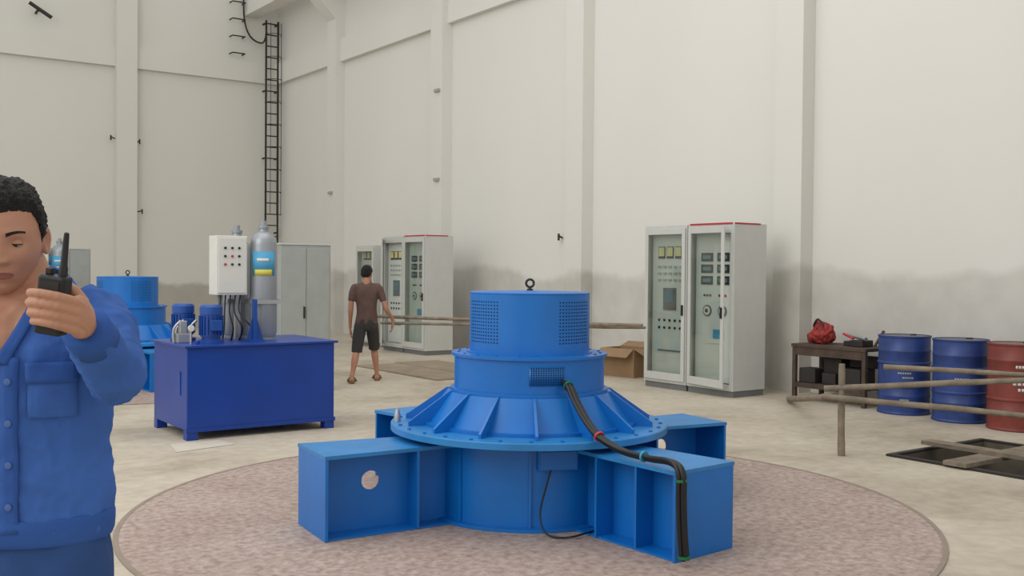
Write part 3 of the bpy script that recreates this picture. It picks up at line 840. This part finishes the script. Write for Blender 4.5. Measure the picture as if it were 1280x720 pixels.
# ---------------------------------------------------------------- barrels
def barrel(x, y, m, label=False):
    e = empty('oil_drum', (x, y, 0))
    lathe('shell', [(.27,0),(.288,.005),(.288,.02),(.28,.03),(.28,.19),(.286,.2),(.286,.215),(.28,.225),(.28,.30),(.291,.31),(.291,.325),(.28,.335),(.28,.56),(.291,.57),(.291,.585),(.28,.595),(.28,.70),(.286,.71),(.286,.72),(.28,.73),(.28,.86),(.289,.87),(.289,.885),(.275,.885),(.272,.872),(0.001,.872)], m, e, n=48)
    lathe('lid_top', [(.265,.873),(.265,.876),(.001,.877)], M['lid'], e, n=40)
    lathe('bung', [(.035,.876),(.035,.892),(.001,.893)], M['dark'], e, c=(.17,0,0), n=16)
    rr = ((-155,-120,.64,.67),(-118,-100,.64,.67),(-160,-105,.47,.50),(-150,-110,.41,.44)) if label else ((-160,-130,.46,.48),(-150,-125,.41,.43),(-155,-135,.16,.18))
    for a0, a1, z0, z1 in rr:
        n = 6
        for i in range(n):
            b0 = a0+(a1-a0)*i/n
            cpatch('stencil', .28, D(b0), D(b0+(a1-a0)/n*.72), z0, z1, M['white'] if label else M['greyd'], e, off=.003, n=3)
barrel(10.45, 6.86, M['barb']); barrel(10.42, 6.16, M['barb']); barrel(10.36, 5.50, M['barr'], True); barrel(10.4, 4.82, M['barb'])

b = empty('work_bench', (10.62, 7.82, 0))
boxes('bench_frame', [(-.3,.3,-.54,.54,.66,.70),(-.29,-.24,-.53,-.48,0,.66),(-.29,-.24,.48,.53,0,.66),(.24,.29,-.53,-.48,0,.66),(.24,.29,.48,.53,0,.66),(-.29,-.25,-.48,.48,.16,.21),(.25,.29,-.48,.48,.16,.21),(-.28,.28,-.52,.52,.2,.22),(-.29,-.26,-.48,.48,.56,.66)], M['woodd'], b, .004)
boxes('stored_parts', [(-.2,.1,-.4,-.1,.22,.44),(-.1,.2,-.06,.2,.22,.54),(-.24,-.02,.22,.46,.22,.40),(0.0,.2,-.45,-.1,.44,.58),(-.2,-.05,-.05,.15,.22,.36)], M['dark'], b, .01)
tl = empty('scrap_tools', (10.6, 7.60, .70))
boxes('tool_case', [(-.12,.1,-.16,.02,0,.08),(-.05,.12,.04,.16,0,.06)], M['dark'], tl, .01)
tube('pipe_offcut', [(-.1,-.2,.10),(.05,.18,.13)], .022, M['steel'], tl)
tube('pipe_offcut_b', [(.0,-.25,.02),(.1,-.3,.2)], .018, M['woodd'], tl)
tube('red_handle', [(-.14,-.05,.1),(-.1,.12,.15)], .014, M['red'], tl)

def pole(nm, a, b_, r, parent):
    a, b_ = Vector(a), Vector(b_); pts = []
    for i in range(9):
        p = a.lerp(b_, i/8); w = noise.noise_vector(p*1.3)*.015; w.z *= .6
        pts.append(tuple(p+w)+(r*(1-.02*i)*(1+.06*math.sin(i*2.1)),))
    v, f = loft_data(pts, 10); return mk(nm, v, f, M['wood'], parent, True, 50)
f1 = empty('wooden_pole_fence', (0,0,0))
pole('post', W(2.88,8.88,0), W(2.87,8.88,.80), .033, f1)
pole('post', W(4.22,8.12,0), W(4.2,8.1,.95), .033, f1)
pole('rail', W(2.74,8.95,.575), W(4.6,7.9,.80), .028, f1)
pole('rail', W(2.70,8.88,.515), W(4.6,7.9,.44), .027, f1)
pole('rail', W(3.18,8.72,.79), W(4.6,8.02,.77), .024, f1)
f3 = empty('leaning_timber_pole', (0,0,0))
pole('pole', W(3.40,12.5,.04), W(2.82,8.96,.50), .036, f3)
f2 = empty('wooden_pole_fence', (0,0,0))
pole('post', W(-.35,13.9,0), W(-.35,13.9,1.0), .03, f2)
pole('post', W(.8,13.2,0), W(.8,13.2,1.0), .03, f2)
pole('rail', W(-2.0,15.1,.885), W(1.65,12.9,.90), .026, f2)
pole('rail', W(-1.9,14.9,.80), W(1.7,13.0,.865), .022, f2)
pb = empty('plywood_pit_cover', (0,0,0))
boxes('boards', [(7.6,8.35,12.4,14.9,0,.025),(8.38,9.2,12.5,15.0,0,.025),(8.0,9.0,11.4,12.35,0,.02)], M['ply'], pb)
cx = empty('cardboard_box', (10.45, 11.55, 0), D(8))
boxes('box_sides', [(-.22,.22,-.32,-.31,0,.42),(-.22,.22,.31,.32,0,.42),(-.22,-.21,-.31,.31,0,.42),(.21,.22,-.31,.31,0,.42),(-.21,.21,-.31,.31,0,.01)], M['card'], cx)
o = box('flap_front', -.2, 0, -.31, .31, 0, .008, M['card'], cx); o.location = (-.22,0,.42); o.rotation_euler = (0,D(-35),0)
o = box('flap_side', -.21, .21, -.2, 0, 0, .008, M['card'], cx); o.location = (0,-.32,.42); o.rotation_euler = (D(25),0,0)
o = box('flap_back', 0, .2, -.31, .31, 0, .008, M['card'], cx); o.location = (.22,0,.42); o.rotation_euler = (0,D(-20),0)
box('contents', -.19, .19, -.29, .29, .01, .34, M['cardi'], cx)

# ---------------------------------------------------------------- light
wd = bpy.data.worlds.new('daylight'); scene.world = wd; wd.use_nodes = True
bg = wd.node_tree.nodes['Background']; bg.inputs['Color'].default_value = (1, .995, .98, 1); bg.inputs['Strength'].default_value = .82
def area(nm, loc, tgt, size, en, col=(1,1,1)):
    l = bpy.data.lights.new(nm, 'AREA'); l.size = size; l.energy = en; l.color = col
    o = bpy.data.objects.new(nm, l); scene.collection.objects.link(o); o.location = loc
    o.rotation_euler = (Vector(tgt)-Vector(loc)).to_track_quat('-Z','Y').to_euler()
area('high_window_light', (-7, 6, 8), (6, 10, 1), 8, 640, (1, .985, .95))
area('overhead_fill', (3, 9, 10.5), (4, 10, 0), 9, 350, (1, .995, .97))  # added soft fill from above, no roof window behind it
